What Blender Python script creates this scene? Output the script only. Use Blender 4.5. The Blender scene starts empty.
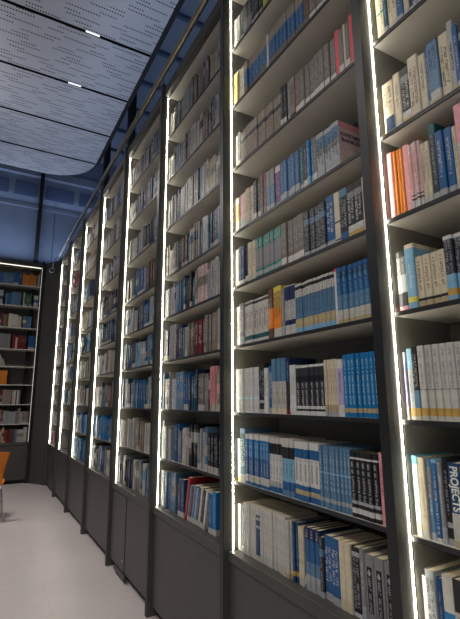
import bpy, math, random
from mathutils import Matrix, Vector
random.seed(7)
C = bpy.context.scene.collection
SC = bpy.context.scene

# ------------------------------------------------------------------ camera, world, lights, exposure
cd = bpy.data.cameras.new('camera'); cam = bpy.data.objects.new('camera', cd); C.objects.link(cam)
F = Vector((0.47915529, 0.85485356, 0.19908692)); R = Vector((0.87267318, -0.48829102, -0.00365995)); U = Vector((-0.09408363, -0.1754915, 0.979975))
m = Matrix((R, U, -F)).transposed().to_4x4(); m.translation = (0, 0, 1.5)
cam.matrix_world = m
cd.sensor_fit = 'VERTICAL'; cd.sensor_height = 24.0; cd.sensor_width = 24.0 * 460 / 619
cd.lens = 444.617 / 619 * 24.0; cd.clip_start = 0.02
SC.camera = cam

world = bpy.data.worlds.new('dusk'); SC.world = world; world.use_nodes = True
bg = world.node_tree.nodes['Background']
bg.inputs['Color'].default_value = (0.5, 0.62, 0.85, 1); bg.inputs['Strength'].default_value = 0.18

LED_STRENGTH = 42.0
def area(name, loc, size, power, col, rot=(0, 0, 0), sy=None, spread=180):
    l = bpy.data.lights.new(name, 'AREA'); l.shape = 'RECTANGLE'; l.size = size; l.size_y = sy or size
    l.energy = power; l.color = col; l.spread = math.radians(spread)
    o = bpy.data.objects.new(name, l); o.location = loc; o.rotation_euler = rot; C.objects.link(o); return o
# unseen fill lamps added on the left, shining down and up
FILL_LAMPS = [(-0.75, 6.6), (-1.5, 5.0), (-1.5, 2.9), (-1.5, 0.8), (-1.2, -1.3)]
for x, y in FILL_LAMPS:
    area('fill_down_light', (x, y, 4.99), 1.2, 62 if y > 6 else (40 if y < 0 else 27), (1.0, 0.93, 0.87), sy=0.12, spread=150 if (y > 6 or y < 0) else 140)
    area('fill_up_light', (x, y, 5.05), 1.2, 5, (0.96, 0.96, 1.0), rot=(math.pi, 0, 0), sy=0.12)
# blue fill lights added out of sight to wash the wall and the void above
BLUE = (0.56, 0.71, 1.0)
area('blue_fill_light', (0.2, 9.52, 4.30), 2.6, 15, BLUE, rot=(math.pi + 0.2, 0, 0), sy=0.1)
area('blue_fill_light', (0.2, 9.76, 5.64), 4.0, 5, BLUE, rot=(math.pi + 0.2, 0, 0), sy=0.06)
area('blue_fill_light', (1.46, 4.5, 4.30), 0.1, 32, BLUE, rot=(math.pi, 0.35, 0), sy=8.5)

SC.view_settings.view_transform = 'Standard'; SC.view_settings.look = 'None'
SC.view_settings.gamma = 1.0; SC.view_settings.use_curve_mapping = False
SC.view_settings.exposure = 0.0

# ------------------------------------------------------------------ measures
W, D0, T = 1.188, 0.059, 0.040            # fin front, fin depth in front of the shelves, fin thickness
YA, S = 1.0588, 1.14034                   # near face of the first fin, bay pitch
XS = W + D0                               # shelf front
DEPTH = 0.31                              # inside depth of the bookcases
XB = XS + DEPTH
FIN_TOP = 4.27
ST = [3.751, 3.333, 2.898, 2.480, 2.144, 1.800, 1.433, 1.073, 0.734]   # tops of the nine shelves
BAYS = 'ABCDEFGH'
FAR_X, FAR_Y = 0.93, 9.42                 # right-hand fin and front of the bookcase on the end wall
def YK(k): return YA + S * k

# ------------------------------------------------------------------ helpers
def lin(c):
    f = lambda v: v / 12.92 if v <= 0.04045 else ((v + 0.055) / 1.055) ** 2.4
    return tuple(f(v / 255.0) for v in c[:3]) + (1.0,)

class MB:
    """collects boxes, tubes, quads; builds one mesh"""
    def __init__(s): s.v = []; s.f = []; s.c = []; s.mi = []
    def add(s, vs, fs, col=(1, 1, 1, 1), mi=0):
        b = len(s.v); s.v += [tuple(v) for v in vs]
        for i, f in enumerate(fs):
            s.f.append([b + j for j in f]); s.c.append(col[i] if isinstance(col, list) else col); s.mi.append(mi[i] if isinstance(mi, list) else mi)
        return s
    def box(s, x0, x1, y0, y1, z0, z1, col=(1, 1, 1, 1), mi=0):
        vs = [(x, y, z) for z in (z0, z1) for y in (y0, y1) for x in (x0, x1)]
        fs = [(0, 2, 3, 1), (4, 5, 7, 6), (0, 1, 5, 4), (2, 6, 7, 3), (0, 4, 6, 2), (1, 3, 7, 5)]  # bottom top -y +y -x +x
        return s.add(vs, fs, col, mi)
    def tube(s, pts, r, n=12, closed=False):
        pts = [Vector(p) for p in pts]; N = len(pts); vs = []
        up = None
        for i, p in enumerate(pts):
            a = pts[(i - 1) % N] if (closed or i > 0) else pts[i]; b = pts[(i + 1) % N] if (closed or i < N - 1) else pts[i]
            t = (b - a).normalized()
            if up is None: up = t.orthogonal().normalized()
            up = (up - t * up.dot(t)).normalized(); w = t.cross(up)
            rr = r[i] if isinstance(r, (list, tuple)) else r
            for k in range(n):
                an = 2 * math.pi * k / n; vs.append(p + up * (rr * math.cos(an)) + w * (rr * math.sin(an)))
        fs = []
        for i in range(N if closed else N - 1):
            for k in range(n):
                a = i * n + k; b = i * n + (k + 1) % n; j = ((i + 1) % N) * n
                fs.append((a, b, j + (k + 1) % n, j + k))
        if not closed: fs += [tuple(range(n))[::-1], tuple((N - 1) * n + k for k in range(n))]
        return s.add(vs, fs)
    def mesh(s, name, mats, smooth=False, color=False):
        me = bpy.data.meshes.new(name); me.from_pydata(s.v, [], s.f); me.update()
        for m_ in (mats if isinstance(mats, (list, tuple)) else [mats]): me.materials.append(m_)
        me.polygons.foreach_set('material_index', s.mi)
        if smooth: me.polygons.foreach_set('use_smooth', [True] * len(s.f))
        if color:
            at = me.color_attributes.new('Col', 'FLOAT_COLOR', 'CORNER'); buf = []
            for f, c in zip(s.f, s.c): buf += list(c) * len(f)
            at.data.foreach_set('color', buf)
        return me
    def build(s, name, mats, parent=None, smooth=False, color=False, bevel=0):
        me = s.mesh(name, mats, smooth, color)
        o = bpy.data.objects.new(name, me); C.objects.link(o)
        if parent: o.parent = parent
        if bevel:
            b = o.modifiers.new('bevel', 'BEVEL'); b.width = bevel; b.segments = 2; b.limit_method = 'ANGLE'
        return o

def tag(o, label=None, cat=None, group=None, kind=None):
    for k, v in (('label', label), ('category', cat), ('group', group), ('kind', kind)):
        if v: o[k] = v
    return o
def empty(name, loc=(0, 0, 0), rz=0):
    o = bpy.data.objects.new(name, None); o.location = loc; o.rotation_euler.z = rz; o.empty_display_size = 0.1; C.objects.link(o); return o

def mat(name, col, rough=0.5, noise=0.0, nscale=8.0, metal=0.0, spec=0.5, bump=0.0, emit=None):
    m_ = bpy.data.materials.new(name); m_.use_nodes = True; nt = m_.node_tree; b = nt.nodes['Principled BSDF']
    b.inputs['Base Color'].default_value = lin(col); b.inputs['Roughness'].default_value = rough
    b.inputs['Metallic'].default_value = metal; b.inputs['Specular IOR Level'].default_value = spec
    if noise or bump:
        tc = nt.nodes.new('ShaderNodeTexCoord'); n = nt.nodes.new('ShaderNodeTexNoise'); n.inputs['Scale'].default_value = nscale; n.inputs['Detail'].default_value = 4
        nt.links.new(tc.outputs['Object'], n.inputs['Vector'])
        if noise:
            r = nt.nodes.new('ShaderNodeValToRGB'); a = lin([max(0, c * (1 - noise)) for c in col]); z = lin([min(255, c * (1 + noise)) for c in col])
            r.color_ramp.elements[0].position = 0.3; r.color_ramp.elements[1].position = 0.7
            r.color_ramp.elements[0].color = a; r.color_ramp.elements[1].color = z
            nt.links.new(n.outputs['Fac'], r.inputs['Fac']); nt.links.new(r.outputs['Color'], b.inputs['Base Color'])
        if bump:
            bp = nt.nodes.new('ShaderNodeBump'); bp.inputs['Strength'].default_value = bump; bp.inputs['Distance'].default_value = 0.004
            nt.links.new(n.outputs['Fac'], bp.inputs['Height']); nt.links.new(bp.outputs['Normal'], b.inputs['Normal'])
    if emit:
        b.inputs['Emission Color'].default_value = emit[0]; b.inputs['Emission Strength'].default_value = emit[1]
    return m_

def color_mat(name, rough, spec=0.5):
    """colour comes from the printed-cover colour stored on the mesh, with a little paper wear"""
    m_ = bpy.data.materials.new(name); m_.use_nodes = True; nt = m_.node_tree; b = nt.nodes['Principled BSDF']
    a = nt.nodes.new('ShaderNodeVertexColor'); a.layer_name = 'Col'
    tc = nt.nodes.new('ShaderNodeTexCoord'); n = nt.nodes.new('ShaderNodeTexNoise'); n.inputs['Scale'].default_value = 45; n.inputs['Detail'].default_value = 5
    nt.links.new(tc.outputs['Object'], n.inputs['Vector'])
    mr = nt.nodes.new('ShaderNodeMapRange'); mr.inputs['From Min'].default_value = 0.3; mr.inputs['From Max'].default_value = 0.7
    mr.inputs['To Min'].default_value = 0.82; mr.inputs['To Max'].default_value = 1.08
    nt.links.new(n.outputs['Fac'], mr.inputs['Value'])
    mx = nt.nodes.new('ShaderNodeMix'); mx.data_type = 'RGBA'; mx.blend_type = 'MULTIPLY'; mx.inputs['Factor'].default_value = 1
    nt.links.new(a.outputs['Color'], mx.inputs[6]); nt.links.new(mr.outputs['Result'], mx.inputs[7])
    nt.links.new(mx.outputs[2], b.inputs['Base Color'])
    b.inputs['Roughness'].default_value = rough; b.inputs['Specular IOR Level'].default_value = spec
    return m_

M = {
 'laminate': mat('dark grey laminate', (80, 79, 73), 0.42, 0.05, 3),
 'kick': mat('charcoal laminate', (70, 68, 64), 0.45, 0.06, 2),
 'edge': mat('black edge band', (28, 28, 27), 0.4, 0.05, 6),
 'shelf': mat('light grey shelf laminate', (192, 190, 182), 0.5, 0.03, 5),
 'side': mat('grey side lining', (150, 147, 136), 0.5, 0.03, 5),
 'back': mat('taupe back board', (92, 88, 80), 0.6, 0.05, 4),
 'toe': mat('black plinth', (14, 14, 14), 0.6, 0.05, 4),
 'led': mat('led diffuser', (240, 240, 230), 0.4, emit=((1.0, 0.94, 0.78, 1), LED_STRENGTH)),
 'led_dim': mat('dimmed led diffuser', (240, 240, 230), 0.4, emit=((1.0, 0.95, 0.82, 1), 1.6)),
 'rail': mat('satin bronze metal', (150, 142, 122), 0.32, 0.05, 10, metal=0.9),
 'steel': mat('chromed steel', (190, 190, 190), 0.2, 0.04, 10, metal=1.0),
 'pages': mat('page block paper', (222, 208, 176), 0.8, 0.08, 120),
 'sticker': mat('white paper label', (214, 210, 198), 0.6, 0.06, 60),
 'ochre': mat('ochre paper label', (196, 160, 86), 0.6, 0.08, 60),
 'cover': color_mat('printed book cover', 0.38, 0.45),
 'print': color_mat('printed lettering', 0.5, 0.3),
 'orange': mat('orange plastic', (232, 132, 34), 0.35, 0.04, 6),
 'ceil_dark': mat('black void lining', (9, 9, 11), 0.7, 0.05, 3),
 'bluewash_wall': mat('wall paint with blue wash', (126, 137, 156), 0.6, 0.05, 1.5),  # blue dusk wash on the walls partly put into this base colour
 'bluedark': mat('dark blue recess paint', (70, 84, 112), 0.6, 0.06, 2),
 'lampglow': mat('lit linear diffuser', (245, 245, 245), 0.4, emit=((0.95, 0.97, 1.0, 1), 1.0)),
}

def floor_mat():
    m_ = mat('pale vinyl floor', (206, 197, 194), 0.34, 0.035, 0.9); nt = m_.node_tree; b = nt.nodes['Principled BSDF']
    tc = nt.nodes.new('ShaderNodeTexCoord'); br = nt.nodes.new('ShaderNodeTexBrick'); br.offset = 0.5
    br.inputs['Scale'].default_value = 1.0; br.inputs['Brick Width'].default_value = 1.25; br.inputs['Row Height'].default_value = 0.62
    br.inputs['Mortar Size'].default_value = 0.0022; br.inputs['Mortar Smooth'].default_value = 0.2
    br.inputs['Color1'].default_value = (1, 1, 1, 1); br.inputs['Color2'].default_value = (0.965, 0.965, 0.97, 1); br.inputs['Mortar'].default_value = (0.8, 0.78, 0.78, 1)
    nt.links.new(tc.outputs['Object'], br.inputs['Vector'])
    n2 = nt.nodes.new('ShaderNodeTexNoise'); n2.inputs['Scale'].default_value = 14; n2.inputs['Detail'].default_value = 6
    nt.links.new(tc.outputs['Object'], n2.inputs['Vector'])
    mr = nt.nodes.new('ShaderNodeMapRange'); mr.inputs['To Min'].default_value = 0.93; mr.inputs['To Max'].default_value = 1.05; nt.links.new(n2.outputs['Fac'], mr.inputs['Value'])
    src = b.inputs['Base Color'].links[0].from_socket
    a = nt.nodes.new('ShaderNodeMix'); a.data_type = 'RGBA'; a.blend_type = 'MULTIPLY'; a.inputs['Factor'].default_value = 1
    nt.links.new(src, a.inputs[6]); nt.links.new(br.outputs['Color'], a.inputs[7])
    c = nt.nodes.new('ShaderNodeMix'); c.data_type = 'RGBA'; c.blend_type = 'MULTIPLY'; c.inputs['Factor'].default_value = 1
    nt.links.new(a.outputs[2], c.inputs[6]); nt.links.new(mr.outputs['Result'], c.inputs[7]); nt.links.new(c.outputs[2], b.inputs['Base Color'])
    return m_
M['floor'] = floor_mat()

def perforated_mat():
    """white metal ceiling with rows of punched holes: dashes of dots of varying length"""
    m_ = mat('perforated white metal', (182, 182, 186), 0.38, 0.03, 0.8); nt = m_.node_tree; b = nt.nodes['Principled BSDF']; L = nt.links.new
    def math_(op, a, v=None, c=None):
        n = nt.nodes.new('ShaderNodeMath'); n.operation = op
        for i, s in enumerate((a, v, c)):
            if s is None: continue
            if isinstance(s, (int, float)): n.inputs[i].default_value = s
            else: L(s, n.inputs[i])
        return n.outputs[0]
    tc = nt.nodes.new('ShaderNodeTexCoord'); sp = nt.nodes.new('ShaderNodeSeparateXYZ'); L(tc.outputs['Object'], sp.inputs[0])
    X, Y = sp.outputs[0], sp.outputs[1]
    def layer(rowp, off, cut, seed, period):
        yy = math_('ADD', Y, off)
        row = math_('FLOOR', math_('DIVIDE', yy, rowp))
        dy = math_('MULTIPLY', math_('SUBTRACT', math_('FRACT', math_('DIVIDE', yy, rowp)), 0.5), rowp)
        dx = math_('MULTIPLY', math_('SUBTRACT', math_('FRACT', math_('DIVIDE', X, 0.031)), 0.5), 0.031)
        r = math_('SQRT', math_('ADD', math_('MULTIPLY', dx, dx), math_('MULTIPLY', dy, dy)))
        dot = math_('LESS_THAN', r, 0.0105)
        # dash mask: every row starts its dashes a little further along
        sh = math_('MULTIPLY', math_('SINE', math_('MULTIPLY', row, seed)), 0.16)
        ph = math_('FRACT', math_('DIVIDE', math_('ADD', X, math_('ADD', sh, 10.0)), period))
        mask = math_('LESS_THAN', ph, cut)
        return math_('MULTIPLY', dot, mask)
    d = math_('MAXIMUM', layer(0.132, 0.0, 0.60, 2.17, 0.66), layer(0.132, 0.055, 0.36, 1.31, 0.55))
    src = b.inputs['Base Color'].links[0].from_socket
    mx = nt.nodes.new('ShaderNodeMix'); mx.data_type = 'RGBA'; L(d, mx.inputs[0]); L(src, mx.inputs[6]); mx.inputs[7].default_value = (0.008, 0.008, 0.01, 1)
    L(mx.outputs[2], b.inputs['Base Color'])
    return m_
M['perf'] = perforated_mat()

# ------------------------------------------------------------------ the setting
def struct(name, mb, m_, **k):
    return tag(mb.build(name, m_, **k), kind='structure')
struct('floor', MB().box(-5, 3, -2, 10.4, -0.1, 0), M['floor'])
struct('wall_back', MB().box(-5, 3, 9.9, 10.1, 0, 7.0), M['bluewash_wall'])
struct('wall_right', MB().box(2.6, 2.75, -2, 9.9, 0, 7.0), M['bluewash_wall'])
struct('ceiling', MB().box(-5, 2.75, -2, 10.1, 7.0, 7.15), M['bluewash_wall'])
# upper frieze of the end wall: band, recessed boxes, dark post, hairline joint
struct('trim_1', MB().box(-5, 2.6, 9.80, 9.9, 5.55, 5.62).box(-5, 2.6, 9.78, 9.9, 6.28, 6.45), M['bluewash_wall'])
fz = MB()
for x0, x1 in ((-1.9, -1.2), (-1.05, -0.35), (-0.22, 0.18), (0.3, 0.72), (0.92, 1.5), (1.62, 2.2)): fz.box(x0, x1, 9.86, 9.9, 5.82, 6.12)
struct('trim_2', fz, M['bluedark'])
struct('trim_3', MB().box(0.78, 0.85, 9.70, 9.88, 0, 7.0), M['ceil_dark'])
struct('trim_4', MB().box(1.13, 1.137, 9.885, 9.9, 4.0, 5.8), M['bluedark'])
for y in (6.70, 8.42):
    tag(MB().box(1.83, 1.93, y, y + 0.16, 0, 7.0).build('column', M['ceil_dark']),
        'dark steel column behind the bookcases, ' + ('nearer of the two' if y < 7 else 'farther of the two'), 'column')
for i in range(12):
    struct('trim_%d' % (5 + i), MB().box(1.65, 2.6, 0.3 + i * 0.8, 0.36 + i * 0.8, 6.94, 7.0), M['bluedark'])
# hung ceiling: white perforated metal panels, dark seams, rounded far corner
ZC = 6.0; XR = 1.60
def outline(y0, y1, grow=0.0):
    pts = []
    R0x, R0y = 0.86 , 0.88; yE = 9.02
    xr = lambda y: XR + grow if y <= yE - R0y else (XR - R0x) + (R0x + grow) * math.sqrt(max(0, 1 - ((y - (yE - R0y)) / (R0y + grow)) ** 2))
    n = 14 if y1 > yE - R0y else 1
    for i in range(n + 1):
        y = y0 + (y1 - y0) * math.sin(math.pi / 2 * i / n) if n > 1 else (y0, y1)[i]
        pts.append((xr(y), y))
    return pts
def slab(mb, right, x0, z0, z1, mi=0, side=0):
    poly = [(x0, right[0][1])] + right + [(x0, right[-1][1])]
    n = len(poly); vs = [(x, y, z0) for x, y in poly] + [(x, y, z1) for x, y in poly]
    fs = [tuple(range(n))[::-1], tuple(range(n, 2 * n))] + [(i, (i + 1) % n, n + (i + 1) % n, n + i) for i in range(n)]
    mb.add(vs, fs, mi=[mi] + [side] * (n + 1))
seams = [9.02, 8.17, 7.12, 6.06, 5.00, 3.94, 2.88, 1.82, 0.76, -0.30, -1.36]
for i in range(len(seams) - 1):
    mb = MB(); slab(mb, outline(seams[i + 1] + 0.024, seams[i] - (0.024 if i else 0.0)), -4.6, ZC, ZC + 0.03, side=1)
    struct('ceiling', mb, [M['perf'], M['ceil_dark']])
mb = MB(); slab(mb, outline(-1.3, 9.02 + 0.07, 0.075), -4.6, ZC + 0.032, ZC + 0.20)
struct('ceiling', mb, M['ceil_dark'])
# short lit strips in the seams
for y, x0, x1, lab in ((5.00, 0.76, 0.93, 'short lit ceiling strip in the nearer dark seam'), (6.06, 0.73, 0.91, 'short lit ceiling strip in the second dark seam, farther away')):
    o = MB().box(x0, x1, y - 0.004, y + 0.004, ZC - 0.003, ZC + 0.03).build('ceiling_light', M['lampglow'])
    tag(o, lab, 'ceiling light', 'lit strips in the ceiling seams')

# ------------------------------------------------------------------ bookcases
def make_bookcase(name, label, mapf, width, mirror_fin=True, hatch=False, far=False):
    """local frame: u into the case from the fin front, v towards the fin (fin from 0 to T), z up"""
    root = empty(name, mapf(0, -width / 2, 0)); tag(root, label, 'bookcase', 'tall lit bookcase bays')
    rl = Vector(root.location)
    def part(nm, boxes, m_, parent=root, bevel=0, mis=None):
        mb = MB()
        for i, (u0, u1, v0, v1, z0, z1) in enumerate(boxes):
            a = Vector(mapf(u0, v0, z0)) - rl; b = Vector(mapf(u1, v1, z1)) - rl
            x0, x1 = sorted((a.x, b.x)); y0, y1 = sorted((a.y, b.y))
            mb.box(x0, x1, y0, y1, a.z, b.z, mi=mis[i] if mis else 0)
        return mb.build(nm, m_, parent, bevel=bevel)
    dB = D0 + DEPTH; v0 = -width + T     # v0: far face of the next fin
    part('upright', [(0.0025, dB + 0.02, 0, T, 0, FIN_TOP), (0, 0.0025, 0, T, 0, FIN_TOP)], [M['laminate'], M['edge']], mis=[0, 1])
    part('side_lining', [(D0 + 0.014, dB, -0.0012, -0.0003, 0.74, 4.14)], M['side'])
    led = part('led_strip', [(D0 - 0.0022, D0 + 0.0018, -0.0024, -0.0005, 0.735, 4.144)], M['led_dim' if far else 'led'])
    led['label'] = 'glowing white light strip'
    for z in ST[:-1]:
        part('shelf', [(D0 + 0.012, dB, v0 + 0.001, -0.0025, z - 0.016, z), (D0 + 0.006, D0 + 0.012, v0 + 0.001, -0.0025, z - 0.016, z)], [M['shelf'], M['shelf' if far else 'edge']], mis=[0, 1])  # far case: lamp light on the shelf edges put in as paler laminate
    part('bottom_shelf', [(0.022, dB, v0 + 0.001, -0.0105, ST[-1] - 0.05, ST[-1])], M['kick'], bevel=0.004)
    part('kick_panel', [(0.034, 0.052, v0 + 0.002, -0.002, 0.07, ST[-1] - 0.052)], M['kick'], bevel=0.002)
    part('plinth', [(0.08, 0.095, v0 + 0.001, -0.001, 0, 0.07)], M['toe'])
    part('back_board', [(dB, dB + 0.015, v0 + 0.001, -0.001, 0.07, 4.24)], M['back'])
    part('top_board', [(D0 + 0.012, dB, v0 + 0.001, -0.0025, 4.146, 4.17)], M['shelf'])
    part('header', [(0.024, D0 + 0.010, v0 + 0.001, -0.001, 4.148, 4.235), (D0 + 0.01, dB, v0 + 0.001, -0.001, 4.172, 4.235)], M['kick'], bevel=0.002)
    if hatch:
        h = part('access_panel', [(0.029, 0.0335, -0.46, -0.03, 0.075, 0.665)], M['kick'], bevel=0.002)
        part('latch', [(0.026, 0.029, -0.44, -0.405, 0.15, 0.165)], M['steel'], parent=h)
        part('vent_flap', [(0.02, 0.0335, -0.50, -0.18, 0.03, 0.066)], M['kick'])
    if far:
        part('led_strip', [(D0, D0 + 0.012, v0 + 0.02, -0.02, 4.134, 4.1455)], M['led_dim'])
    return root
wallmap = lambda k: (lambda u, v, z: (W + u, YK(k) + v, z))
ORD = ['first', 'second', 'third', 'fourth', 'fifth', 'sixth', 'seventh', 'eighth', 'ninth', 'tenth']
bay_label = ['tall dark grey bookcase bay cut off by the right edge of the photo',
 'widest dark grey bookcase bay, fully in view between two lit fins',
 'dark grey bookcase bay with a red folder leaning on its bottom shelf',
 'dark grey bookcase bay with an access hatch in its lower panel',
 'dark grey bookcase bay just beyond the one with the access hatch',
 'dark grey bookcase bay, third from the corner panel along the long wall',
 'dark grey bookcase bay with an empty bottom shelf, second from the corner',
 'narrowest looking dark grey bookcase bay, right beside the corner panel']
cases = [make_bookcase('bookcase', bay_label[k], wallmap(k), S, hatch=(k == 3)) for k in range(8)]
farmap = lambda j: (lambda u, v, z: (FAR_X + v - 1.14 * j, FAR_Y + u, z))
make_bookcase('bookcase', 'dark grey bookcase on the end wall with orange and blue books', farmap(0), 1.14, far=True)
make_bookcase('bookcase', 'dark grey bookcase on the end wall, mostly beyond the left edge', farmap(1), 1.14, far=True)
# diagonal filler in the corner
mb = MB(); p0 = Vector((0.975, 9.45)); p1 = Vector((1.195, 9.085)); n = Vector((0.86, 0.51)) * 0.02
vs = [(p.x, p.y, z) for z in (0, 4.24) for p in (p0, p1, p1 + n, p0 + n)]
mb.add(vs, [(3, 2, 1, 0), (4, 5, 6, 7), (0, 1, 5, 4), (1, 2, 6, 5), (2, 3, 7, 6), (3, 0, 4, 7)])
tag(mb.build('corner_panel', M['kick']), 'tall plain dark panel filling the corner between the two bookcase runs', 'panel')

# rail along the bookcase tops
RX, RZ = W - 0.012, 4.335
rail = empty('rail', (RX, 4.0, FIN_TOP)); tag(rail, 'long round metal rail running along the tops of the bookcases', 'rail')
def rel(p): return (p[0] - RX, p[1] - 4.0, p[2] - FIN_TOP)
MB().tube([rel((RX, -0.8, RZ)), rel((RX, 4, RZ)), rel((RX, 9.05, RZ))], 0.024, 16).build('tube', M['rail'], rail, smooth=True)
for k in range(8):
    y = YK(k) + T / 2
    MB().tube([rel((W + 0.022, y, FIN_TOP + 0.0005)), rel((W + 0.022, y, FIN_TOP + 0.05)), rel((RX, y, RZ))], 0.009, 8).tube([rel((W + 0.022, y, FIN_TOP + 0.0005)), rel((W + 0.022, y, FIN_TOP + 0.008))], 0.017, 12).build('bracket', M['rail'], rail, smooth=True)
hk = MB().tube([rel((RX, 9.03, RZ)), rel((RX - 0.012, 9.075, RZ - 0.006)), rel((RX - 0.05, 9.13, RZ - 0.04)), rel((RX - 0.075, 9.16, RZ - 0.10)), rel((RX - 0.09, 9.17, RZ - 0.245))], 0.011, 10)
rc = Vector((RX - 0.095, 9.175, RZ - 0.29))
hk.tube([rel((rc.x + 0.046 * math.cos(a), rc.y - 0.02 * math.cos(a), rc.z + 0.046 * math.sin(a))) for a in [2 * math.pi * i / 24 for i in range(24)]], 0.011, 8, closed=True)
hk.build('end_ring', M['steel'], rail, smooth=True)

# ------------------------------------------------------------------ books
def U_book(mb, pg, w, h, d, bands, tx=None, cmul=1.0):
    """cover (boards + chamfered spine) into mb, page block into pg; origin bottom centre of spine, spine to -x"""
    t = min(0.0022, w * 0.16); c = min(0.003, w * 0.25)
    tx = tx or (lambda p: p)
    prof = [(d, -w/2), (c, -w/2), (0, -w/2 + c), (0, w/2 - c), (c, w/2), (d, w/2), (d, w/2 - t), (0.003, w/2 - t), (0.003, -w/2 + t), (d, -w/2 + t)]
    zs = [b[0] * h for b in bands] + [h]; n = len(prof); vs = []; fs = []; col = []
    for z in zs: vs += [tx((x, y, z)) for x, y in prof]
    for i in range(len(bands)):
        cc = bands[i][1]
        for k in range(n):
            fs.append((i*n + k, i*n + (k+1) % n, (i+1)*n + (k+1) % n, (i+1)*n + k)); col.append(cc)
    o = (len(zs) - 1) * n
    for q in ((0, 1, 8, 9), (1, 2, 3, 4, 7, 8), (4, 5, 6, 7)):
        fs.append(tuple(o + k for k in q)); col.append(bands[-1][1]); fs.append(tuple(q)[::-1]); col.append(bands[0][1])
    mb.add(vs, fs, col)
    e = 0.003
    v2 = [tx(p) for p in [(x, y, z) for z in (e, h - e) for y in (-w/2 + t, w/2 - t) for x in (0.0032, d - e)]]
    pg.add(v2, [(0, 2, 3, 1), (4, 5, 7, 6), (0, 1, 5, 4), (2, 6, 7, 3), (1, 3, 7, 5)], lin((222, 208, 176)))

def letters(mb, w, h, za, zb, col, rng, tx=None, size=None, rows=1):
    """title printing down the spine as small glyph-like marks"""
    tx = tx or (lambda p: p)
    s = size or min(0.32 * w, 0.009)
    for r in range(rows):
        yc = (r - (rows - 1) / 2) * s * 1.5
        z = zb * h
        while z > za * h:
            gl = s * rng.uniform(0.35, 0.75)
            if rng.random() < 0.14: z -= s * 0.7; continue
            z0 = z - gl; x = -0.0005
            k = rng.random()
            strokes = [(yc - s/2, yc + s/2, z - gl * 0.28, z)] if k < 0.25 else \
                      [(yc - s/2, yc + s/2, z - gl * 0.25, z), (yc - s/2, yc - s/2 + s * 0.25, z0, z - gl * 0.25)] if k < 0.6 else \
                      [(yc - s/2, yc + s/2, z - gl * 0.25, z), (yc - s/2, yc + s/2, z0, z0 + gl * 0.25), (yc + s*0.2, yc + s/2, z0 + gl * .25, z - gl * .25)]
            for a, b, c0, c1 in strokes:
                mb.add([tx(p) for p in ((x, b, c0), (x, a, c0), (x, a, c1), (x, b, c1))], [(0, 1, 2, 3)], col)
            z = z0 - s * 0.18

P = dict(white=(212, 210, 202), offw=(198, 194, 182), cream=(216, 203, 172), sand=(186, 168, 128), black=(26, 26, 28), char=(50, 50, 54), grey=(134, 134, 132), lgrey=(170, 172, 172),
 tan=(152, 138, 121), dtan=(122, 110, 98), navy=(30, 44, 84), blue=(28, 90, 142), bright=(18, 116, 172), sky=(132, 178, 204), steel=(88, 126, 154), dblue=(22, 64, 102), teal=(20, 130, 112), dteal=(16, 84, 92),
 green=(70, 110, 80), yellow=(220, 206, 84), ochre=(204, 164, 82), orange=(238, 140, 40), red=(176, 40, 44), dred=(112, 34, 36), rose=(226, 74, 84), pink=(236, 164, 166), lpink=(228, 196, 190), purple=(120, 66, 120), lilac=(180, 170, 206), brown=(104, 70, 56), cyan=(96, 190, 214), aqua=(198, 224, 226))
for k_ in P: P[k_] = lin(P[k_])
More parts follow.
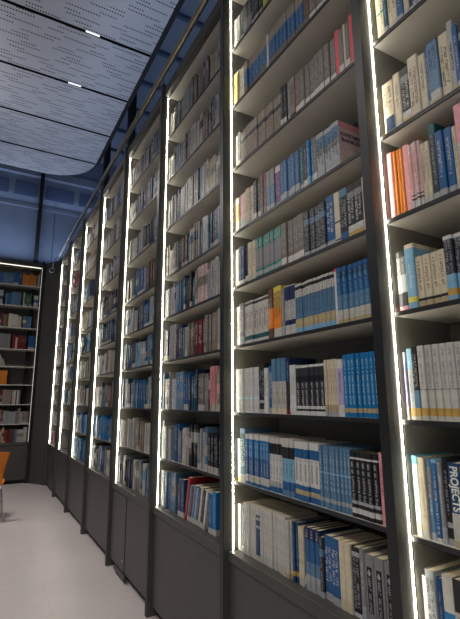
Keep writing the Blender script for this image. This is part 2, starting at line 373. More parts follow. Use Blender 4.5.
# style: bands (from fraction, colour), lettering colour, lettering span, height, words, sticker
STY = {
 'W': ([(0, 'white')], 'grey', (.4, .85), .225, 'white book', 's'),
 'K': ([(0, 'black')], 'lgrey', (.35, .9), .235, 'black book', 's'),
 'DG': ([(0, 'char'), (.16, 'grey'), (.5, 'char')], 'lgrey', (.55, .92), .24, 'dark grey book', ''),
 'Y': ([(0, 'yellow')], 'char', (.4, .8), .23, 'yellow book', ''),
 'GR': ([(0, 'lgrey'), (.2, 'grey')], 'white', (.35, .85), .235, 'grey book', ''),
 'CR': ([(0, 'offw'), (.12, 'cream')], 'dtan', (.35, .85), .228, 'cream book', ''),
 'BLB': ([(0, 'dtan'), (.22, 'blue'), (.72, 'tan')], 'sky', (.26, .7), .230, 'blue volume with brown ends', ''),
 'RB': ([(0, 'dtan'), (.2, 'brown'), (.8, 'dred')], 'tan', (.3, .75), .245, 'red-brown book', ''),
 'TN': ([(0, 'tan'), (.2, 'dtan')], 'lgrey', (.3, .8), .225, 'tan-grey book', 's'),
 'GTD': ([(0, 'offw'), (.04, 'char'), (.09, 'tan'), (.62, 'char'), (.74, 'tan')], 'dtan', (.15, .6), .215, 'tan volume with dark patch', ''),
 'TNK': ([(0, 'char'), (.12, 'tan')], 'char', (.3, .85), .235, 'tan book with dark foot', ''),
 'RD': ([(0, 'red')], None, None, .2, 'slim red book', ''),
 'PK': ([(0, 'lpink'), (.06, 'rose')], None, None, .245, 'rose-red book', ''),
 'YC': ([(0, 'cream')], None, None, .235, 'thin yellow-cream book', ''),
 'OC': ([(0, 'cream'), (.3, 'ochre'), (.8, 'cream')], 'brown', (.4, .8), .215, 'yellow-cream book', ''),
 'PW': ([(0, 'white'), (.3, 'lpink')], 'red', (.4, .85), .22, 'pinkish white book', ''),
 'GB': ([(0, 'lgrey'), (.15, 'steel'), (.6, 'grey')], 'lgrey', (.2, .85), .235, 'blue-grey book', ''),
 'PU': ([(0, 'lgrey'), (.1, 'purple'), (.85, 'lpink')], 'lgrey', (.3, .8), .23, 'purple book', ''),
 'BLW': ([(0, 'steel'), (.08, 'lgrey'), (.22, 'blue')], 'sky', (.3, .9), .226, 'blue volume with pale foot', ''),
 'TD': ([(0, 'lgrey'), (.15, 'dteal')], 'sky', (.3, .85), .235, 'dark teal book', ''),
 'BL': ([(0, 'sky'), (.2, 'bright')], 'white', (.3, .85), .235, 'bright blue book', ''),
 'GT': ([(0, 'lgrey'), (.5, 'grey'), (.62, 'steel'), (.9, 'lgrey')], 'char', (.3, .9), .222, 'grey-teal book', ''),
 'NV': ([(0, 'white'), (.12, 'navy')], 'sky', (.3, .85), .23, 'navy book', ''),
 'TEAL': ([(0, 'teal'), (.06, 'lgrey'), (.16, 'teal'), (.22, 'grey'), (.72, 'teal')], 'white', (.74, .95), .226, 'grey volume with green ends', ''),
 'DTX': ([(0, 'lgrey'), (.1, 'char'), (.68, 'steel'), (.8, 'char')], 'lgrey', (.14, .95), .222, 'dark densely lettered book', ''),
 'BL2': ([(0, 'lgrey'), (.12, 'blue')], 'white', (.3, .85), .235, 'plain blue book', ''),
 'CR2': ([(0, 'cream'), (.06, 'char'), (.09, 'cream'), (.4, 'char'), (.43, 'cream')], None, None, .232, 'cream book with dark dots', ''),
 'KB': ([(0, 'blue'), (.16, 'black'), (.85, 'steel')], 'lgrey', (.25, .8), .230, 'black book with blue foot', ''),
 'KT': ([(0, 'ochre'), (.1, 'white'), (.22, 'black'), (.74, 'grey'), (.86, 'black')], 'white', (.28, .74), .227, 'boldly lettered black book', ''),
 'CRD': ([(0, 'offw'), (.08, 'dteal'), (.18, 'offw'), (.9, 'char'), (.96, 'offw')], 'brown', (.3, .8), .235, 'off-white dark-tipped volume', ''),
 'OR': ([(0, 'brown'), (.2, 'orange'), (.6, 'brown')], 'cream', (.3, .8), .258, 'orange-brown book', ''),
 'YO': ([(0, 'offw'), (.18, 'orange'), (.55, 'ochre'), (.9, 'yellow')], 'brown', (.4, .9), .258, 'yellow and orange book', ''),
 'NVT': ([(0, 'offw'), (.2, 'navy'), (.3, 'offw'), (.7, 'navy'), (.98, 'offw')], 'navy', (.3, .7), .243, 'navy and white book', ''),
 'SER': ([(0, 'sky'), (.1, 'sand'), (.28, 'steel'), (.72, 'offw'), (.88, 'black'), (.95, 'offw')], 'char', (.3, .85), .232, 'pale blue-banded volume', ''),
 'WP': ([(0, 'white'), (.94, 'rose')], None, None, .240, 'white book with pink tip', ''),
 'BGR': ([(0, 'sand'), (.08, 'offw'), (.24, 'steel'), (.5, 'blue'), (.8, 'dblue'), (.92, 'blue')], 'sky', (.3, .9), .237, 'blue volume with pale foot', ''),
 'WB': ([(0, 'white'), (.3, 'aqua'), (.34, 'white')], 'lgrey', (.4, .9), .235, 'white volume', ''),
 'KT2': ([(0, 'lgrey'), (.08, 'black'), (.2, 'lgrey'), (.26, 'black')], 'lgrey', (.35, .85), .25, 'black book', ''),
 'TALL': ([(0, 'cream'), (.1, 'offw'), (.58, 'steel')], 'brown', (.15, .55), .264, 'tall cream and grey-blue book', ''),
 'NK': ([(0, 'dred'), (.1, 'char'), (.55, 'navy')], 'sky', (.6, .95), .262, 'tall navy book', ''),
 'BW': ([(0, 'white'), (.08, 'black'), (.12, 'white'), (.18, 'char'), (.66, 'black'), (.78, 'char'), (.95, 'white')], 'white', (.2, .64), .218, 'black and white volume', ''),
 'CR3': ([(0, 'lgrey'), (.08, 'sand'), (.2, 'cream')], 'brown', (.3, .85), .230, 'slim cream volume', ''),
 'WPU': ([(0, 'white'), (.2, 'lilac'), (.85, 'white')], 'purple', (.4, .8), .225, 'white and lilac book', ''),
 'BRB': ([(0, 'bright'), (.07, 'sand'), (.14, 'bright')], 'aqua', (.2, .9), .242, 'bright blue volume', ''),
 'YW': ([(0, 'yellow'), (.1, 'aqua')], None, None, .22, 'pale yellow book', ''),
 'TTL': ([(0, 'lgrey'), (.15, 'dteal'), (.9, 'steel')], 'aqua', (.3, .8), .275, 'tall dark teal book', ''),
 'BWS': ([(0, 'blue'), (.06, 'offw'), (.2, 'blue'), (.55, 'bright'), (.9, 'white')], 'white', (.25, .85), .25, 'blue and white volume', ''),
 'BWM': ([(0, 'blue'), (.1, 'lgrey'), (.2, 'white'), (.7, 'black'), (.9, 'offw')], 'char', (.24, .7), .245, 'white book with black patch', ''),
 'LBW': ([(0, 'steel'), (.1, 'blue'), (.25, 'sky'), (.65, 'black'), (.85, 'offw')], 'char', (.3, .62), .25, 'light blue black-patched book', ''),
 'SBB': ([(0, 'blue'), (.1, 'sand'), (.18, 'blue'), (.26, 'white'), (.72, 'blue'), (.88, 'white')], 'char', (.28, .7), .243, 'white volume with blue bands', ''),
 'GBL': ([(0, 'steel'), (.1, 'lgrey'), (.16, 'steel'), (.55, 'sky'), (.58, 'steel')], 'aqua', (.3, .9), .240, 'grey-blue volume', ''),
 'KWT': ([(0, 'black'), (.06, 'white'), (.14, 'black'), (.2, 'lgrey'), (.25, 'black'), (.88, 'white'), (.91, 'black')], 'white', (.27, .86), .233, 'black volume with white label', ''),
 'PKS': ([(0, 'pink')], 'red', (.4, .8), .240, 'pink book', ''),
 'WC': ([(0, 'offw')], 'grey', (.3, .9), .245, 'off-white volume', ''),
 'BLS': ([(0, 'offw'), (.1, 'dblue'), (.6, 'lgrey'), (.65, 'dblue'), (.75, 'lgrey'), (.8, 'dblue'), (.85, 'offw')], None, None, .245, 'white book with blue stripe', ''),
 'WC2': ([(0, 'sand'), (.08, 'cream'), (.14, 'offw')], 'grey', (.3, .9), .235, 'off-white foot-stained book', ''),
 'BLO': ([(0, 'dblue'), (.1, 'ochre'), (.18, 'dblue')], 'sky', (.3, .9), .24, 'dark blue ochre-banded book', ''),
 'BLP': ([(0, 'lgrey'), (.25, 'steel'), (.45, 'blue'), (.8, 'navy')], 'white', (.84, .95), .24, 'blue volume with grey foot', ''),
 'CRM': ([(0, 'cream')], None, None, .236, 'plain cream book', ''),
 'KL': ([(0, 'white'), (.06, 'black'), (.86, 'lgrey'), (.93, 'black')], 'lgrey', (.12, .84), .232, 'black white-lettered book', ''),
 'GKL': ([(0, 'grey')], None, None, .224, 'grey volume with black block', 'k'),
 'CRT': ([(0, 'cream'), (.5, 'teal'), (.54, 'cream')], 'brown', (.3, .85), .24, 'cream book', ''),
 'CBL': ([(0, 'cream')], 'brown', (.45, .9), .218, 'thick cream blue-patched book', 'b'),
 'CRX': ([(0, 'sand'), (.06, 'cream')], 'brown', (.2, .8), .245, 'wide cream book', ''),
 'LBX': ([(0, 'sand'), (.08, 'offw'), (.2, 'steel'), (.97, 'dblue')], 'dblue', (.55, .9), .245, 'wide steel blue book', ''),
 'GTL': ([(0, 'sand'), (.1, 'lgrey')], 'char', (.3, .7), .270, 'tall pale grey book', ''),
 'PK2': ([(0, 'pink')], None, None, .262, 'pink folder-like book', ''),
 'OR2': ([(0, 'orange')], None, None, .26, 'thin orange book', ''),
 'WRB': ([(0, 'white'), (.14, 'dred'), (.17, 'white'), (.2, 'dred'), (.22, 'lpink')], 'rose', (.3, .85), .25, 'pink volume with red bands', ''),
 'DGT': ([(0, 'lgrey'), (.1, 'char'), (.85, 'dteal')], 'lgrey', (.2, .85), .28, 'tall dark grey book', ''),
 'PKT': ([(0, 'offw'), (.55, 'pink')], 'char', (.12, .5), .295, 'tall pink and white book', ''),
 'WT': ([(0, 'white'), (.6, 'lgrey')], 'char', (.15, .9), .25, 'white book with dark lettering', ''),
 'GPT': ([(0, 'pink'), (.08, 'char'), (.3, 'white'), (.6, 'grey'), (.9, 'char')], 'white', (.64, .88), .215, 'grey and white patterned book', ''),
 'LBV': ([(0, 'sky'), (.1, 'yellow'), (.18, 'sky'), (.93, 'cream')], None, None, .230, 'tall blue yellow-banded book', ''),
 'CBK': ([(0, 'sand'), (.12, 'black'), (.17, 'cream')], 'brown', (.35, .9), .176, 'cream volume with black label', ''),
 'KPB': ([(0, 'sky'), (.08, 'ochre'), (.18, 'sky'), (.4, 'char'), (.94, 'white')], 'lgrey', (.42, .93), .212, 'tall patterned blue-footed volume', ''),
 'PBL': ([(0, 'offw'), (.05, 'ochre'), (.16, 'lgrey'), (.7, 'sky')], 'steel', (.25, .6), .235, 'pale blue book', ''),
 'KPT': ([(0, 'offw'), (.05, 'ochre'), (.16, 'steel'), (.4, 'black')], 'lgrey', (.45, .9), .238, 'black patterned book', ''),
 'GCO': ([(0, 'offw'), (.06, 'ochre'), (.16, 'offw'), (.4, 'dtan'), (.41, 'offw')], 'grey', (.45, .95), .240, 'off-white ochre-banded volume', ''),
 'CYN': ([(0, 'offw'), (.07, 'cream'), (.16, 'aqua'), (.9, 'cyan')], 'steel', (.25, .5), .245, 'pale cyan book', ''),
 'CRY': ([(0, 'offw'), (.1, 'cream')], 'sand', (.25, .8), .242, 'plain cream book', ''),
 'GBT': ([(0, 'lgrey'), (.1, 'steel'), (.5, 'grey'), (.9, 'steel')], 'aqua', (.3, .9), .240, 'grey-blue book', ''),
 'BLT': ([(0, 'offw'), (.05, 'blue'), (.96, 'sky')], 'white', (.1, .85), .240, 'blue book with white lettering', ''),
 'PROJ': ([(0, 'sand'), (.08, 'offw'), (.40, 'dblue')], None, None, .238, 'blue and white PROJECTS book', ''),
 'GRT': ([(0, 'lgrey')], 'char', (.2, .9), .25, 'wide pale grey book', ''),
 'WBL': ([(0, 'bright'), (.6, 'offw')], 'aqua', (.1, .5), .25, 'blue book with white head', ''),
 'WKT': ([(0, 'offw'), (.65, 'black')], 'grey', (.2, .6), .25, 'white book with black head', ''),
}
NUM = ['zeroth', 'first', 'second', 'third', 'fourth', 'fifth', 'sixth', 'seventh', 'eighth', 'ninth', 'tenth', 'eleventh', 'twelfth', 'thirteenth', 'fourteenth', 'fifteenth', 'sixteenth', 'seventeenth', 'eighteenth', 'nineteenth']
TENS = {2: 'twent', 3: 'thirt', 4: 'fort', 5: 'fift'}
def ordinal(n):
    if n < 20: return NUM[n]
    a, b = divmod(n, 10)
    return TENS[a] + 'ieth' if b == 0 else TENS[a] + 'y-' + NUM[b]

def text_mesh(body, size, font_italic=0.0, bold=0.0):
    cu = bpy.data.curves.new('text', 'FONT'); cu.body = body; cu.size = size; cu.align_x = 'CENTER'; cu.align_y = 'CENTER'; cu.shear = font_italic; cu.offset = bold; cu.fill_mode = 'FRONT'
    o = bpy.data.objects.new('text', cu); C.objects.link(o)
    dg = bpy.context.evaluated_depsgraph_get(); me = bpy.data.meshes.new_from_object(o.evaluated_get(dg))
    bpy.data.objects.remove(o); bpy.data.curves.remove(cu); return me
def lettering_text(parent, body, size, loc, basis, col, rough_mat, shear=0.0, bold=0.0, fit=None):
    me = text_mesh(body, size, shear, bold); xs = [v.co.x for v in me.vertices]; sx = (fit / (max(xs) - min(xs))) if fit else 1
    X, Y = Vector(basis[0]), Vector(basis[1]); Z = X.cross(Y); L = Vector(loc)
    for v in me.vertices: v.co = L + X * (v.co.x * sx) + Y * v.co.y
    me.materials.clear(); me.materials.append(rough_mat)
    o = bpy.data.objects.new('lettering', me); C.objects.link(o); o.parent = parent; return o
M['ink_white'] = mat('white ink', (225, 224, 215), 0.5, 0.03, 50); M['ink_dark'] = mat('dark blue ink', (34, 40, 70), 0.5, 0.03, 50); M['ink_red'] = mat('red ink', (190, 80, 80), 0.5, 0.03, 50)

cache = {}
def book_proto(sty, wmm, d):
    key = (sty, wmm, d)
    if key in cache: return cache[key]
    bands, lc, span, h, words, st = STY[sty]; w = wmm / 1000 - 0.0007
    rng = random.Random(hash(sty) % 1000 if False else sum(map(ord, sty)) * 31 + wmm)
    mb = MB(); pg = MB(); U_book(mb, pg, w, h, d, [(a, P[c]) for a, c in bands])
    res = [('book', mb.mesh('book', M['cover'], color=True)), ('pages', pg.mesh('pages', M['pages']))]
    if lc and w > 0.009:
        lb = MB(); letters(lb, w, h, span[0], span[1], P[lc], rng, rows=2 if (w > 0.034 or sty in ('KPB', 'KPT')) else 1, size=0.26 * w if (w > .034 or sty in ('KPB', 'KPT')) else None)
        if lb.f: res.append(('lettering', lb.mesh('lettering', M['print'], color=True)))
    if st == 's':
        a = 0.45 * w; res.append(('spine_label', MB().box(-0.0007, 0.0005, -a, a, 0.012, 0.042).mesh('spine_label', M['sticker'])))
    if st == 'k':
        k = MB(); k.box(-0.0008, 0.0004, -w*.26, w*.26, h*.16, h*.82, P['black']); 
        rng2 = random.Random(5); letters(k, w, h, .18, .66, P['lgrey'], rng2, tx=lambda p: (p[0] - 0.0006, p[1], p[2]), size=.26*w)
        k.add([(-0.0014, y_, z_) for y_, z_ in ((w*.2, h*.73), (0, h*.68), (-w*.2, h*.73), (0, h*.79))], [(0, 1, 2, 3)], P['lgrey'])
        res.append(('title_block', k.mesh('title_block', M['print'], color=True)))
    if st == 'b':
        k = MB().box(-0.0008, 0.0004, -w*.46, w*.3, h*.06, h*.32, P['dblue']); res.append(('spine_label', k.mesh('spine_label', M['print'], color=True)))
    cache[key] = res; return res
BOOK_GROUP = {}
def place_book(sty, wmm, d, x, y, z, label, group, lean=0.0):
    parts = book_proto(sty, wmm, d)
    root = bpy.data.objects.new('book', parts[0][1]); C.objects.link(root); root.location = (x, y, z); root.rotation_euler.x = lean
    tag(root, label, 'book', group)
    for nm, me in parts[1:]:
        o = bpy.data.objects.new(nm, me); C.objects.link(o); o.parent = root
        if nm == 'spine_label': o['label'] = 'white label near the foot of the spine' if STY[sty][5] == 's' else 'blue patch on the spine'
        if nm == 'title_block': o['label'] = 'black title block with pale lettering'
    return root

ROWS = {
  ('B',0):(0.006,[('W',2,36),('K',1,44),('DG',2,48),('K',3,41),('Y',1,43),('GR',3,24)]), 
  ('B',1):(0.004,[('Y',1,45),('CR',2,37),('BLB',6,42),('W',1,20),('BLB',9,34),('RB',1,47),('TN',5,50)]), 
  ('B',2):(0.004,[('W',1,25),('K',1,37),('GTD',11,39),('K',2,24),('GR',1,26),('TNK',1,38),('RD',1,11),('TN',8,36),('PK',1,29),('TN',1,28),('YC',1,12),('TN',1,27),('PK',1,24),('TN',1,17)]), 
  ('B',3):(0.016,[('OC',1,47),('PW',2,34),('CR',2,43),('K',2,36),('RB',2,29),('GB',2,37),('PU',1,45),('BLW',5,33),('TD',1,31),('K',1,30),('BL',2,22),('TN',1,28),('GT',3,48)]), 
  ('B',4):(0.004,[('W',1,35),('NV',2,34),('K',1,33),('CR',2,39),('TEAL',7,35),('TN',4,45),('DTX',4,37),('BL2',1,57),('CR2',1,36),('KB',1,47),('KT',2,44),('CR',1,16)]), 
  ('B',5):(0.004,[('W',1,40),('GR',1,50),('CRD',5,48),('OR',1,41),('YO',2,37),('GR',1,25),('NVT',2,40),('SER',10,27),('WP',1,18),('BGR',7,29)]), 
  ('B',6):(0.004,[('WB',9,25),('KT2',1,56),('W',1,36),('BL2',1,35),('TALL',3,36),('NK',1,31),('W',2,23),('BW',6,33),('CR3',5,16),('WPU',1,34),('BRB',8,23)]), 
  ('B',7):(0.004,[('YW',1,32),('TTL',1,52),('BWS',8,28),('BWM',4,27),('LBW',3,30),('SBB',5,34),('GBL',9,20),('KWT',5,28),('PKS',1,23),('BL2',1,22)]), 
  ('B',8):(0.004,[('W',1,31),('NV',1,31),('WC',4,30),('BLS',1,32),('WC',8,27),('WC2',2,24),('BLO',2,19),('CR',2,20),('K',1,13),('BLP',3,30),('DTX',1,24),('BL2',2,45),('CRM',2,32),('KL',1,40),('GR',1,24),('GKL',3,44)]), 
  ('A',2):(0.006,[('CRT',2,20),('TD',1,20),('CR',2,22),('BL2',1,28),('CR',1,23),('NV',1,18),('GB',2,19),('CR',2,25)]), 
  ('A',3):(0.013,[('CBL',1,61),('CR',1,31),('KT',1,39),('CRX',1,41),('CR',1,28),('BL2',1,14),('LBX',1,40),('CRX',1,36),('GTL',1,21),('BL2',1,17),('KT',3,25)]), 
  ('A',4):(0.004,[('PK2',1,24),('OR2',3,14),('PK2',1,26),('WRB',4,12),('CR',2,18),('DGT',1,27),('BL2',2,28),('CR',1,14),('PKT',1,28),('WT',2,20),('K',2,30)]), 
  ('A',5):(0.004,[('GPT',2,22),('LBV',1,39),('CBK',4,28),('KPB',3,32),('W',2,30)]), 
  ('A',6):(0.004,[('WPU',1,12),('PBL',1,24),('KPT',1,24),('GCO',10,26)]), 
  ('A',7):(0.004,[('CYN',1,24),('CRY',1,26),('GBT',1,21),('BLT',1,21),('GR',1,17),('KT2',1,21),('PROJ',1,41),('CR',2,27),('BL2',1,22)]), 
  ('A',8):(0.004,[('W',1,18),('GRT',1,35),('BL2',1,17),('WBL',1,39),('WKT',1,37),('CR',2,33)]), 
}
shelf_words = {0: 'ninth shelf up', 1: 'eighth shelf up', 2: 'seventh shelf up', 3: 'sixth shelf up', 4: 'fifth shelf up', 5: 'fourth shelf up', 6: 'third shelf up', 7: 'second shelf up', 8: 'bottom shelf'}
SETBACK = 0.020
row_end = {}
rb = random.Random(11)
for (b, r), (gap, L) in ROWS.items():
    k = BAYS.index(b); y = YK(k) - 0.011 - max(0, gap - 0.011); n = 0
    bayw = 'widest bay' if b == 'B' else 'right-edge bay'
    for sty, cnt, wmm in L:
        if wmm > 52: wmm = 52
        for i in range(cnt):
            n += 1; w = wmm / 1000
            lab = '%s, %s from light strip, %s, %s' % (STY[sty][4], ordinal(n), shelf_words[r], bayw)
            d = 0.165 if r < 7 else 0.19
            o = place_book(sty, wmm, d, XS + SETBACK + rb.uniform(-0.004, 0.006), y - w / 2, ST[r] + 0.0002, lab,
                       'books on the %s of the %s' % (shelf_words[r], bayw))
            last = (o, sty, w)
            h = STY[sty][3]
            if sty == 'PROJ':
                lettering_text(o, 'PROJECTS', 0.034, (-0.0006, 0.001, h * 0.69), ((0, 0, -1), (0, -1, 0)), None, M['ink_white'], bold=0.0012, fit=h * 0.54)['label'] = 'white title reading PROJECTS'
            if sty == 'LBV':
                lettering_text(o, 'Cost Primer', 0.018, (-0.0006, 0, h * 0.50), ((0, 0, -1), (0, -1, 0)), None, M['ink_white'], shear=0.25, fit=h * 0.36)['label'] = 'white title in slanted script'
            y -= w
    row_end[(b, r)] = y
    if (b, r) == ('B', 3):     # the end book turns its pink front board to the room
        o, sty, w = last; h = STY[sty][3]
        bd = MB().box(0.004, 0.165, -w/2 - 0.0006, -w/2 - 0.0001, 0.001, h - 0.001, P['lpink']).box(0.004, 0.165, -w/2 - 0.0009, -w/2 - 0.0006, h * .86, h - 0.001, P['pink']).box(0.004, 0.165, -w/2 - 0.0009, -w/2 - 0.0006, 0.001, h * .22, P['cream'])
        f = bd.build('front_cover', M['cover'], o, color=True); f['label'] = 'pink front cover with dark title'
        o['label'] = 'grey-teal book with pink front cover facing out, sixth shelf up, widest bay'
        for body, zz, s, ff, mm in (('INVESTMENT', .72, .026, .145, 'ink_dark'), ('BANKING', .60, .026, .135, 'ink_dark')):
            lettering_text(o, body, s, (0.085, -w/2 - 0.0012, h * zz), ((1, 0, 0), (0, 0, 1)), None, M[mm], bold=0.0006, fit=ff)

# ---- everything beyond the nearest bays: far too many to hold one by one
far_books = MB(); fr = random.Random(23)
PAL = {
 'mix': 'offw grey char black navy blue dblue steel lgrey tan brown cream dteal offw lgrey',
 'dark': 'black char navy dblue grey brown dteal char steel lgrey dtan',
 'blue': 'blue navy dblue bright steel blue sky white lgrey',
 'pale': 'offw lgrey grey lgrey tan offw grey steel white',
 'warm': 'brown tan dred lpink cream offw dtan grey char',
 'pink': 'lpink pink offw tan cream dred white', 'bw': 'black white black char offw black', 'yel': 'yellow cream offw sand grey green',
 'tan': 'tan dtan tan grey offw dtan', 'or': 'orange orange orange', 'bl': 'steel steel blue', 'shiny': 'blue bright navy blue dblue navy',
 'red': 'dred brown pink dred', 'col': 'blue pink offw cream dteal red lgrey steel sand brown white green',
}
def jit(c, a=0.12):
    m_ = 0.7 * fr.uniform(1 - a, 1 + a); return (min(1, c[0] * m_ * fr.uniform(.95, 1.05)), min(1, c[1] * m_), min(1, c[2] * m_ * fr.uniform(.95, 1.05)), 1)
def stuff_row(tf, length, pal_seq, detail=1, hbase=0.235, start=0.012, d=0.17, wr=(0.015, 0.036)):
    """books from v=-start to v=-length; tf(u, v, z) places them on the shelf"""
    pos = start; nseg = len(pal_seq); run = None
    while pos < length - 0.045:
        seg = pal_seq[min(nseg - 1, int((pos - start) / (length - start) * nseg))]
        if seg == '-': pos += 0.05; run = None; continue
        if run is None or run[0] <= 0 or run[1] != seg:
            cols = PAL[seg].split(); c = cols[fr.randrange(len(cols))]; c2 = cols[fr.randrange(len(cols))]
            run = [fr.choice([1, 1, 1, 2, 3, 5]), seg, c, c2, fr.uniform(*wr), hbase * fr.uniform(.88, 1.14), fr.random(), fr.random()]
        run[0] -= 1; w = run[4]; h = run[5]
        cc = jit(P[run[2]]); c2 = jit(P[run[3]]); foot = jit(P['offw']) if run[6] < .35 else cc
        bands = [(0, foot), (.16, cc)]
        if run[7] < .5: bands += [(.3 + .3 * run[6], c2), (.55 + .3 * run[6], cc)]
        pos += w; v = -pos + w / 2; u = SETBACK + fr.uniform(-.005, .008)
        tx = lambda p: tf(u + p[0], v + p[1], p[2])
        U_book(far_books, far_books, w - 0.0008, h, d, bands, tx)
        if detail: letters(far_books, w, h, .3, .88, P['offw'] if sum(cc[:3]) < .9 else P['char'], fr, tx, size=max(.42 * w, .008))
        if fr.random() < .03: pos += fr.uniform(.01, .04)
def wall_tf(k, r): return lambda u, v, z: (XS + u, YK(k) + v, ST[r] + 0.0002 + z)
LAY = {
 'C': [['pale', 'pale', 'pink', 'warm', 'pale'], ['pale', 'dark', 'mix', 'dark', 'blue'], ['pale', 'dark', 'tan', 'dark', 'yel', 'blue'], ['tan', 'dark', 'mix', 'blue', 'blue'], ['pale', 'blue', 'dark', 'warm', 'pale', 'blue'], ['dark', 'dark', 'tan', 'pink', 'pale', 'pale'], ['pale', 'blue', 'blue', 'mix', 'tan', 'pink', 'pale'], ['pale', 'blue', 'pale', 'bw', 'pale', 'dark', 'blue'], None],
 'D': [['warm', 'pale', 'mix', 'dark'], ['pale', 'mix', 'dark', 'blue'], ['pale', 'dark', 'dark', 'mix'], ['dark', 'mix', 'dark', 'mix'], ['pale', 'dark', 'blue', 'pale'], ['dark', 'blue', 'dark'], ['dark', 'blue', 'mix', 'pale'], ['pale', 'pale', 'tan', 'warm', 'mix'], ['mix', 'dark', 'pale', 'blue', 'blue']],
 'E': [['blue', 'dark', 'blue', 'pale'], ['pale', 'tan', 'dark'], ['pale', 'mix', 'pale', 'dark'], ['dark', 'dark', 'bw'], ['mix', 'dark', 'dark'], ['pale', 'tan', 'pale'], ['bw', 'dark', 'warm', 'red'], ['shiny', 'shiny', 'shiny'], ['dark', 'blue', 'pale', 'mix']],
 'F': [['pale', 'pink', 'warm'], ['pale', 'pink', 'tan'], ['mix', 'dark', 'dark'], ['yel', 'pale', 'tan'], ['mix', 'blue', 'dark'], ['pale', 'yel', 'warm'], ['tan', 'mix', 'pale'], ['pale', 'blue', 'blue'], ['blue', 'bl', 'blue']],
 'G': [['pale', 'blue', 'pale'], ['red', 'red', 'pink'], ['mix', 'pale'], ['blue', 'dark', 'mix'], ['shiny', 'mix', 'dark'], ['pale', 'blue', 'shiny'], ['mix', 'pale', 'dark'], ['pale', 'tan', 'warm'], ['-']],
 'H': [['pale', 'mix'], ['mix', 'dark'], ['pale', 'yel'], ['mix', 'pale'], ['warm', 'pink'], ['pale', 'mix'], ['tan', 'mix'], ['pale', 'warm', 'tan'], ['red', 'warm']],
}
for b, rows in LAY.items():
    k = BAYS.index(b)
    for r, seq in enumerate(rows):
        if seq: stuff_row(wall_tf(k, r), S - T - 0.005, seq, detail=1 if b in 'CDE' else 0, hbase=0.24 if r not in (4, 5) else 0.235, d=0.175)
# bottom shelf of the third bay: upright books, then room for the leaning ones
stuff_row(wall_tf(2, 8), 0.33, ['pale', 'pale'], d=0.19, wr=(.03, .045)); 
# bay cut off by the edge: rows out of the photo and the rest of the rows
for r in range(9):
    st = 0.012 if ('A', r) not in row_end else YK(0) - row_end[('A', r)] + 0.003
    stuff_row(wall_tf(0, r), S - T - 0.01, ['mix', 'blue', 'pale'], start=st)
if row_end[('B', 0)] > YK(0) + 0.2: stuff_row(wall_tf(1, 0), S - T - 0.01, ['mix', 'pale'], start=YK(1) - row_end[('B', 0)] + 0.003)
# end wall
def far_tf(j, r): return lambda u, v, z: (FAR_X - 1.14 * j + v, FAR_Y + D0 + u, ST[r] + 0.0002 + z)
FARROWS = [[(.05, ['pale']), (.08, ['or']), (.24, ['bl'])], 0, 0]
def far_row(r, segs, j=0):
    for a, b, seq in segs: stuff_row(far_tf(j, r), b, seq, detail=0, start=a, wr=(.026, .04), hbase=.25)
far_row(0, [(.03, .09, ['pale']), (.09, .36, ['or']), (.36, 1.09, ['bl'])])
far_row(1, [(.03, .15, ['blue', 'pale']), (.15, .34, ['yel', 'pale']), (.34, .66, ['bl']), (.66, 1.09, ['dark'])])
far_row(2, [(.12, .3, ['pale']), (.3, .75, ['pink', 'warm']), (.75, 1.09, ['col'])])
far_row(3, [(.03, .18, ['shiny']), (.18, .46, ['warm', 'red']), (.46, .8, ['dark', 'bl']), (.8, 1.09, ['pale', 'pink'])])
far_row(5, [(.46, .72, ['or']), (.72, 1.09, ['bl', 'pale'])])
far_row(6, [(.2, .36, ['pale', 'col']), (.36, 1.09, ['pink', 'col', 'yel'])])
far_row(7, [(.03, 1.09, ['pale', 'pale', 'warm', 'pink', 'col'])])
far_row(8, [(.03, 1.09, ['pale', 'red', 'col', 'pale', 'blue'])])
for r in range(9): far_row(r, [(.03, 1.08, ['col', 'mix', 'pale'])], 1)
o = far_books.build('books', M['cover'], color=True)
tag(o, 'mixed books packed on the more distant bays and on the end wall shelves', 'books', kind='stuff')

# leaning things on the bottom shelf of the third bay
def lean_box(name, label, v, w, h, d, col, lean, pages=True, cat='book', group='books leaning on the red folder shelf'):
    mb = MB(); pg = MB(); U_book(mb, pg, w, h, d, [(0, P['offw'] if cat == 'book' else P[col]), (.14, P[col])])
    root = mb.build(name, M['cover'], color=True); root.location = (XS + 0.02, YK(2) - v, ST[8] + 0.0003 + abs(math.sin(lean)) * w / 2); root.rotation_euler.x = lean
    pg.build('pages', M['pages'], root)
    lb = MB(); letters(lb, w, h, .3, .85, P['lgrey'], random.Random(int(v * 1000)), size=max(.3 * w, .008)); lb.build('lettering', M['print'], root, color=True)
    tag(root, label, cat, group if cat == 'book' else None); return root
lean_box('book', 'thick dark blue book, first of two left of the red folder', .36, .05, .235, .2, 'navy', 0)
lean_box('book', 'thick blue book touching the red folder on its left', .413, .05, .24, .2, 'dblue', 0)
lean_box('folder', 'red folder leaning among books on the bottom shelf of the third bay', .465, .03, .272, .24, 'red', 0.22, cat='folder')
th = 0.22; vv = .505
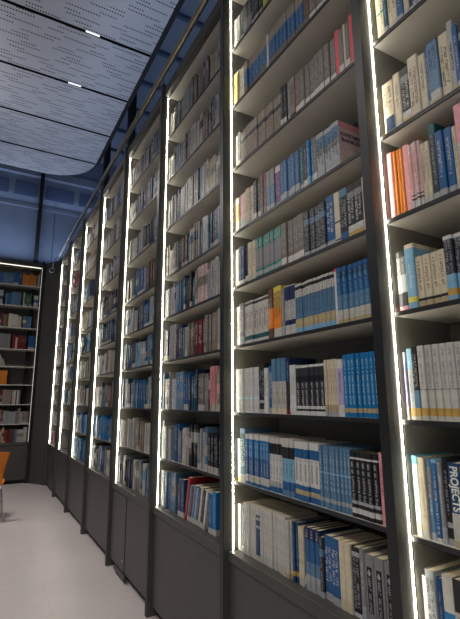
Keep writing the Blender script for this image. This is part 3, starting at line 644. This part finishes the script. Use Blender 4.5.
for i, (c_, w_, h_, lab) in enumerate([('steel', .026, .225, 'blue-grey book leaning right behind the red folder'), ('dred', .024, .215, 'dark red book leaning, second right of the red folder'), ('steel', .034, .235, 'steel blue book leaning, third right of the red folder'),
     ('lgrey', .022, .222, 'pale grey book leaning, fourth right of the red folder'), ('blue', .034, .235, 'blue book leaning, fifth right of the red folder'), ('cream', .024, .24, 'cream book leaning, sixth right of the red folder'),
     ('char', .036, .23, 'dark grey book leaning, seventh right of the red folder'), ('white', .024, .225, 'white book leaning, eighth right of the red folder')]):
    pv = vv if i == 0 else pv + (pw + w_) / 2 / math.cos(th) + .004
    pw = w_; vv = pv; lean_box('book', lab, vv, w_, h_, .19, c_, th)
lean_box('book', 'upright blue book at the right end of the red folder shelf', vv + .092, .05, .22, .2, 'blue', 0)
lean_box('book', 'second upright blue book at the right end of the red folder shelf', vv + .142, .045, .235, .2, 'bright', 0)

# crumpled white booklet lying on the otherwise empty shelf of the end wall
bk = empty('booklet', (0.27, FAR_Y + D0 + 0.10, ST[4] + 0.003)); tag(bk, 'white open booklet standing on the emptiest shelf of the end bookcase', 'booklet')
for s_, nm in ((1, 'cover'), (-1, 'cover')):
    vs = []; n = 8
    for i in range(n + 1):
        a = i / n; vs += [(s_ * 0.17 * a, -0.04 + 0.09 * a * a, 0.0), (s_ * (0.015 + 0.10 * a), 0.0 + 0.06 * a * a, 0.22 - 0.07 * a * a + 0.02 * math.sin(a * 6))]
    MB().add(vs, [(2 * i, 2 * i + 2, 2 * i + 3, 2 * i + 1) for i in range(n)]).build(nm, M['sticker'], bk, smooth=True).modifiers.new('thick', 'SOLIDIFY').thickness = 0.004
for j in range(3):
    vs = []; n = 8
    for i in range(n + 1):
        a = i / n; q = (j - 1) * 0.5; vs += [(q * 0.15 * a, -0.035 + 0.10 * a, 0.002), (q * 0.11 * a, 0.0 + 0.09 * a, 0.21 - 0.04 * a)]
    MB().add(vs, [(2 * i, 2 * i + 2, 2 * i + 3, 2 * i + 1) for i in range(n)]).build('page', M['sticker'], bk, smooth=True).modifiers.new('thick', 'SOLIDIFY').thickness = 0.001

# ------------------------------------------------------------------ orange chair with its back to the camera
def chair(loc, rz):
    root = empty('chair', loc, rz); tag(root, 'orange moulded chair on thin metal legs at the left edge', 'chair')
    # local: front -x, back +x ; shell section (x, z), half width
    prof = [(-0.22, 0.425, .19), (-0.20, 0.445, .20), (-0.10, 0.44, .215), (0.02, 0.432, .20), (0.10, 0.405, .16), (0.150, 0.40, .155), (0.178, 0.50, .163), (0.195, 0.60, .178), (0.215, 0.69, .192), (0.238, 0.77, .208), (0.258, 0.83, .222), (0.266, 0.853, .224)]
    vs = []; n = 10
    for x, z, hw in prof:
        for i in range(n + 1):
            a = -1 + 2 * i / n; y = hw * a
            if z > 0.5: vs.append((x - 0.05 * a * a, y, z - (0.012 * a ** 4 if z > .8 else 0)))
            else: vs.append((x, y, z + 0.02 * a * a))
    fs = [(r * (n + 1) + i, r * (n + 1) + i + 1, (r + 1) * (n + 1) + i + 1, (r + 1) * (n + 1) + i) for r in range(len(prof) - 1) for i in range(n)]
    cut = 5 * n
    for nm, ff in (('seat', fs[:cut]), ('backrest', fs[cut:])):
        used = sorted({i for f in ff for i in f}); ix = {v: i for i, v in enumerate(used)}
        o = MB().add([vs[i] for i in used], [tuple(ix[i] for i in f) for f in ff]).build(nm, M['orange'], root, smooth=True); md = o.modifiers.new('thick', 'SOLIDIFY'); md.thickness = 0.012; md.offset = 0
        sb = o.modifiers.new('smooth', 'SUBSURF'); sb.levels = 1; sb.render_levels = 1
    for sx, sy in ((-1, -1), (-1, 1), (1, -1), (1, 1)):
        MB().tube([(sx * 0.13, sy * 0.13, 0.425), (sx * 0.15, sy * 0.15, 0.40), (sx * 0.225, sy * 0.215, 0.0)], [0.011, 0.011, 0.009], 12).build('leg', M['steel'], root, smooth=True)
    MB().tube([(-0.13, -0.13, .42), (.13, -0.13, .42), (.13, .13, .42), (-.13, .13, .42)], 0.009, 8, closed=True).build('seat_frame', M['steel'], root, smooth=True)
    return root
chair((0.232, 6.89, 0), -math.pi / 2)

# made-up lamp bodies for the added fill lights, unseen on the left
for i, (x, y) in enumerate(FILL_LAMPS):
    root = empty('fill_lamp', (x, y, 5.0)); tag(root, 'added unseen linear fill lamp under the ceiling, %s from the end wall' % NUM[i + 1], 'added fill lamp', 'added linear fill lamps')
    MB().box(-.65, .65, -.08, .08, 0.0, 0.04).build('housing', M['steel'], root)
    for dx in (-.5, .5): MB().tube([(dx, 0, .04), (dx, 0, 1.0)], .004, 6).build('wire', M['steel'], root)
